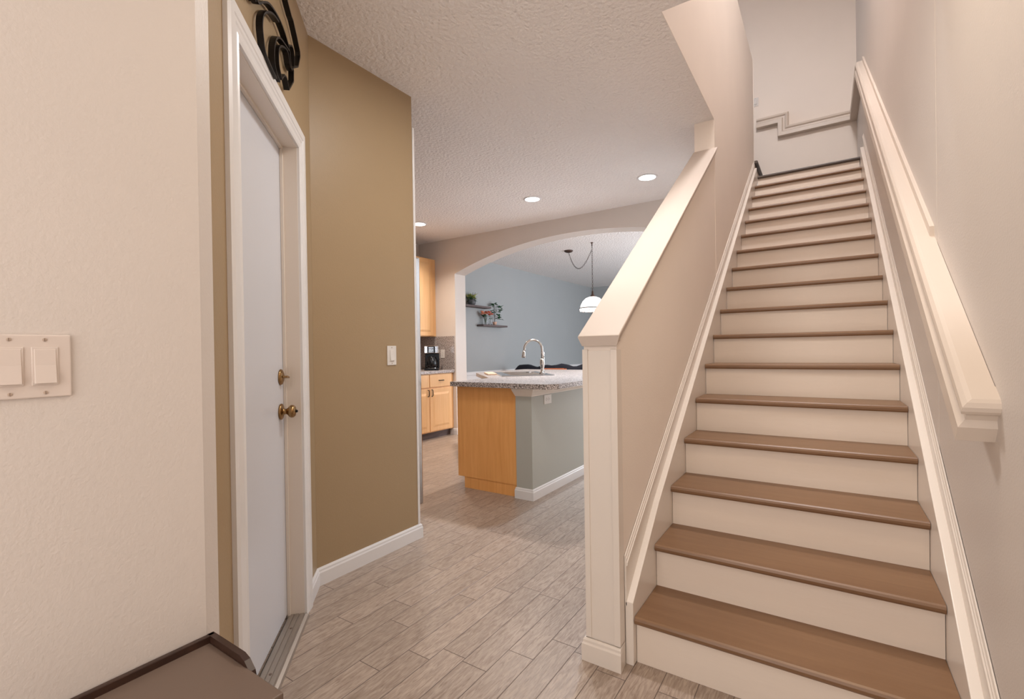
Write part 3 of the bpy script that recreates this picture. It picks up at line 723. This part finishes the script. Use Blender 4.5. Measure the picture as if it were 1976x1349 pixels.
for i in range(9):
    d = rdir(.8); tube(bm, smooth_path([(0, 0, .1), Vector((0, 0, .1)) + d * .08, Vector((0, 0, .1)) + d * .15 + Vector((0, -.03, -.01))], 3), .0018, 5)
obj('stems', bm, TWIG, pl)
fv = thing('flower_vase', 'glass vases with coral flowers on the lower shelf', 'flower vase', (sx, 5.13, 1.688))
fv['label'] = 'glass vase of coral and peach flowers on the lower shelf'
obj('vase', lathe(NB(), [(.045, 0), (.052, .02), (.052, .10), (.044, .125), (.048, .135)], 24), GLASS, fv, smooth=True)
bm = NB()
for i in range(9): d = rdir(1.2); tube(bm, [(0, 0, .01), (d.x * .03, d.y * .03, .1), (d.x * .09, d.y * .09, .17)], .0025, 5)
obj('stems', bm, LEAF, fv)
def blooms(name, mat, n, c, parent):
    bm = NB()
    for i in range(n):
        q = Vector(c) + Vector((random.uniform(-.04, .05), random.uniform(-.06, .06), random.uniform(-.02, .03)))
        for k in range(10): leaf(bm, q, rdir(.5), .048, .036)
    obj(name, bm, mat, parent)
blooms('peach_blooms', PETALP, 6, (.01, -.05, .19), fv); blooms('coral_blooms', PETAL, 7, (.01, .06, .19), fv)
bm = NB()
for i in range(24): leaf(bm, Vector((0, random.uniform(-.08, .08), .155)), rdir(-.1), .06, .028)
obj('foliage', bm, LEAF, fv)
bm = NB()
for i in range(12):
    d = rdir(.2); tube(bm, [Vector((0, -.05, .13)), Vector((d.x * .05, -.08 + d.y * .03, .15 + d.z * .07))], .002, 4)
obj('twigs', bm, TWIG, fv)
jr = thing('glass_jar', 'small clear glass jar between the vase and the potted tree', 'jar', (sx, 5.27, 1.688))
obj('jar_body', lathe(NB(), [(.034, 0), (.036, .08), (.03, .095), (.03, .105)], 20), GLASS, jr, smooth=True)
bm = NB()
for i in range(8): leaf(bm, (0, 0, .10), rdir(.4), .05, .022)
obj('sprig', bm, LEAF, jr)
tp = thing('potted_tree', 'small leafy green tree in a pale clay pot on the lower shelf', 'plant', (sx, 5.41, 1.688))
obj('pot', lathe(NB(), [(.030, 0), (.042, .06), (.040, .062), (.036, .055)], 20), TERRA, tp, smooth=True)
bm = NB(); tube(bm, [(0, 0, .05), (0, .005, .16), (0, -.01, .28), (0, 0, .37)], [.005, .004, .003, .002], 6)
br = [(.10, (0, .10, .17)), (.16, (.02, .16, .26)), (.14, (.01, -.09, .24)), (.22, (.03, .13, .33)), (.28, (.0, -.06, .35)), (.18, (.05, .06, .12))]
for z0, e in br: tube(bm, [(0, 0, z0), ((e[0]) * .5, e[1] * .5, (z0 + e[2]) / 2 + .01), e], .002, 5)
obj('trunk', bm, TWIG, tp)
bm = NB()
for z0, e in br + [(.3, (0, 0, .38))]:
    for k in range(8): leaf(bm, Vector(e) + rdir(0) * .02, rdir(.0), random.uniform(.06, .095), .045)
obj('foliage', bm, LEAF, tp)

# sofa with a dark throw and two wooden chairs beyond the island
LS = (-3.1, 6.0, 0)
so = thing('sofa', 'dark navy sofa back showing beyond the island worktop', 'sofa', LS)
bm = NB()
obj('seat_base', loc(B(-4.15, -1.7, 5.95, 6.75, .08, .42), LS), NAVY, so, bevel=.05, seg=4)
N = 26; st_ = []
for i in range(N + 1):
    t = i / N; x = -4.32 + 2.6 * t
    z = .938 + .018 * math.sin(x * 7) + .016 * math.sin(x * 17 + 1) + min(.14, 1.2 * max(0, t - .52))
    if i == 0: z = .84
    st_.append([(x, 5.72, .30), (x, 5.72, z - .09), (x, 5.75, z - .03), (x, 5.82, z), (x, 5.92, z - .01), (x, 5.97, z - .06), (x, 6.0, .30)])
obj('backrest', loc(sweep(NB(), st_), LS), NAVY, so, smooth=True)
for x0 in (-4.15, -1.9):
    obj('armrest', loc(B(x0, x0 + .2, 5.95, 6.75, .08, .62), LS), NAVY, so, bevel=.05, seg=4)
for x in (-4.0, -1.85):
    for y in (6.05, 6.65): obj('foot', loc(B(x - .03, x + .03, y - .03, y + .03, 0, .09), LS), DARKWOOD, so)
def chair(loc_, rot, lab, H, w_r=.20):
    t = thing('dining_chair', lab, 'chair', loc_, rot, 'wooden dining chairs')
    obj('seat', B(-.21, .21, -.20, .20, .43, .46), CHAIRW, t, bevel=.008)
    for x in (-.18, .18):
        obj('leg', B(x - .018, x + .018, .15, .19, 0, .43), CHAIRW, t)
        obj('leg', prism(NB(), [(-.19, 0), (-.155, 0), (-.165, .45), (-.205, H), (-.23, H), (-.20, .45)], px_, x - .018, x + .018), CHAIRW, t)
    obj('top_rail', B(-w_r, w_r, -.238, -.200, H - .09, H + .005), CHAIRW, t, bevel=.008)
    bm = NB()
    for k in range(4): box(bm, -.13 + k * .0867 - .012, -.13 + k * .0867 + .012, -.215, -.198, .46, H - .08)
    obj('back_slats', bm, CHAIRW, t)
    return t
chair((-2.90, 4.90, 0), math.radians(10), 'orange wooden dining chair with its top rail left of the other', .925, .16)
chair((-2.36, 4.86, 0), math.radians(-4), 'orange wooden dining chair half hidden by the stair newel', .900)

# ------------------------------------------------------------------ dark side table at bottom left
LT = (-.41, -1.66, 0)
tb = thing('console_table', 'dark brown table with a raised rim at the left wall', 'table', LT)
ZT = .555; X0, X1, Y0_, Y1_ = -.568, -.262, -2.10, -1.226
obj('table_top', loc(B(X0, X1, Y0_, Y1_ - .012, ZT - .03, ZT), LT), TABTOP, tb, bevel=.003)
obj('back_rim', loc(B(X0, X0 + .012, Y0_, Y1_, ZT - .05, ZT + .016), LT), DARKWOOD, tb, bevel=.002)
# side rim with a rounded front end
pts = [(X0, ZT - .05), (X0, ZT + .016), (X1 - .165, ZT + .016), (X1 - .145, ZT + .010), (X1 - .125, ZT - .006), (X1 - .11, ZT - .05)]
obj('side_rim', loc(prism(NB(), pts, lambda p, h: (p[0], h, p[1]), Y1_ - .013, Y1_), LT), DARKWOOD, tb)
obj('apron', loc(B(X0 + .01, X1 - .006, Y0_ + .01, Y1_ - .014, ZT - .16, ZT - .03), LT), DARKWOOD, tb)
for x in (X0 + .03, X1 - .03):
    for y in (Y0_ + .03, Y1_ - .04): obj('leg', loc(B(x - .02, x + .02, y - .02, y + .02, 0, ZT - .15), LT), DARKWOOD, tb)
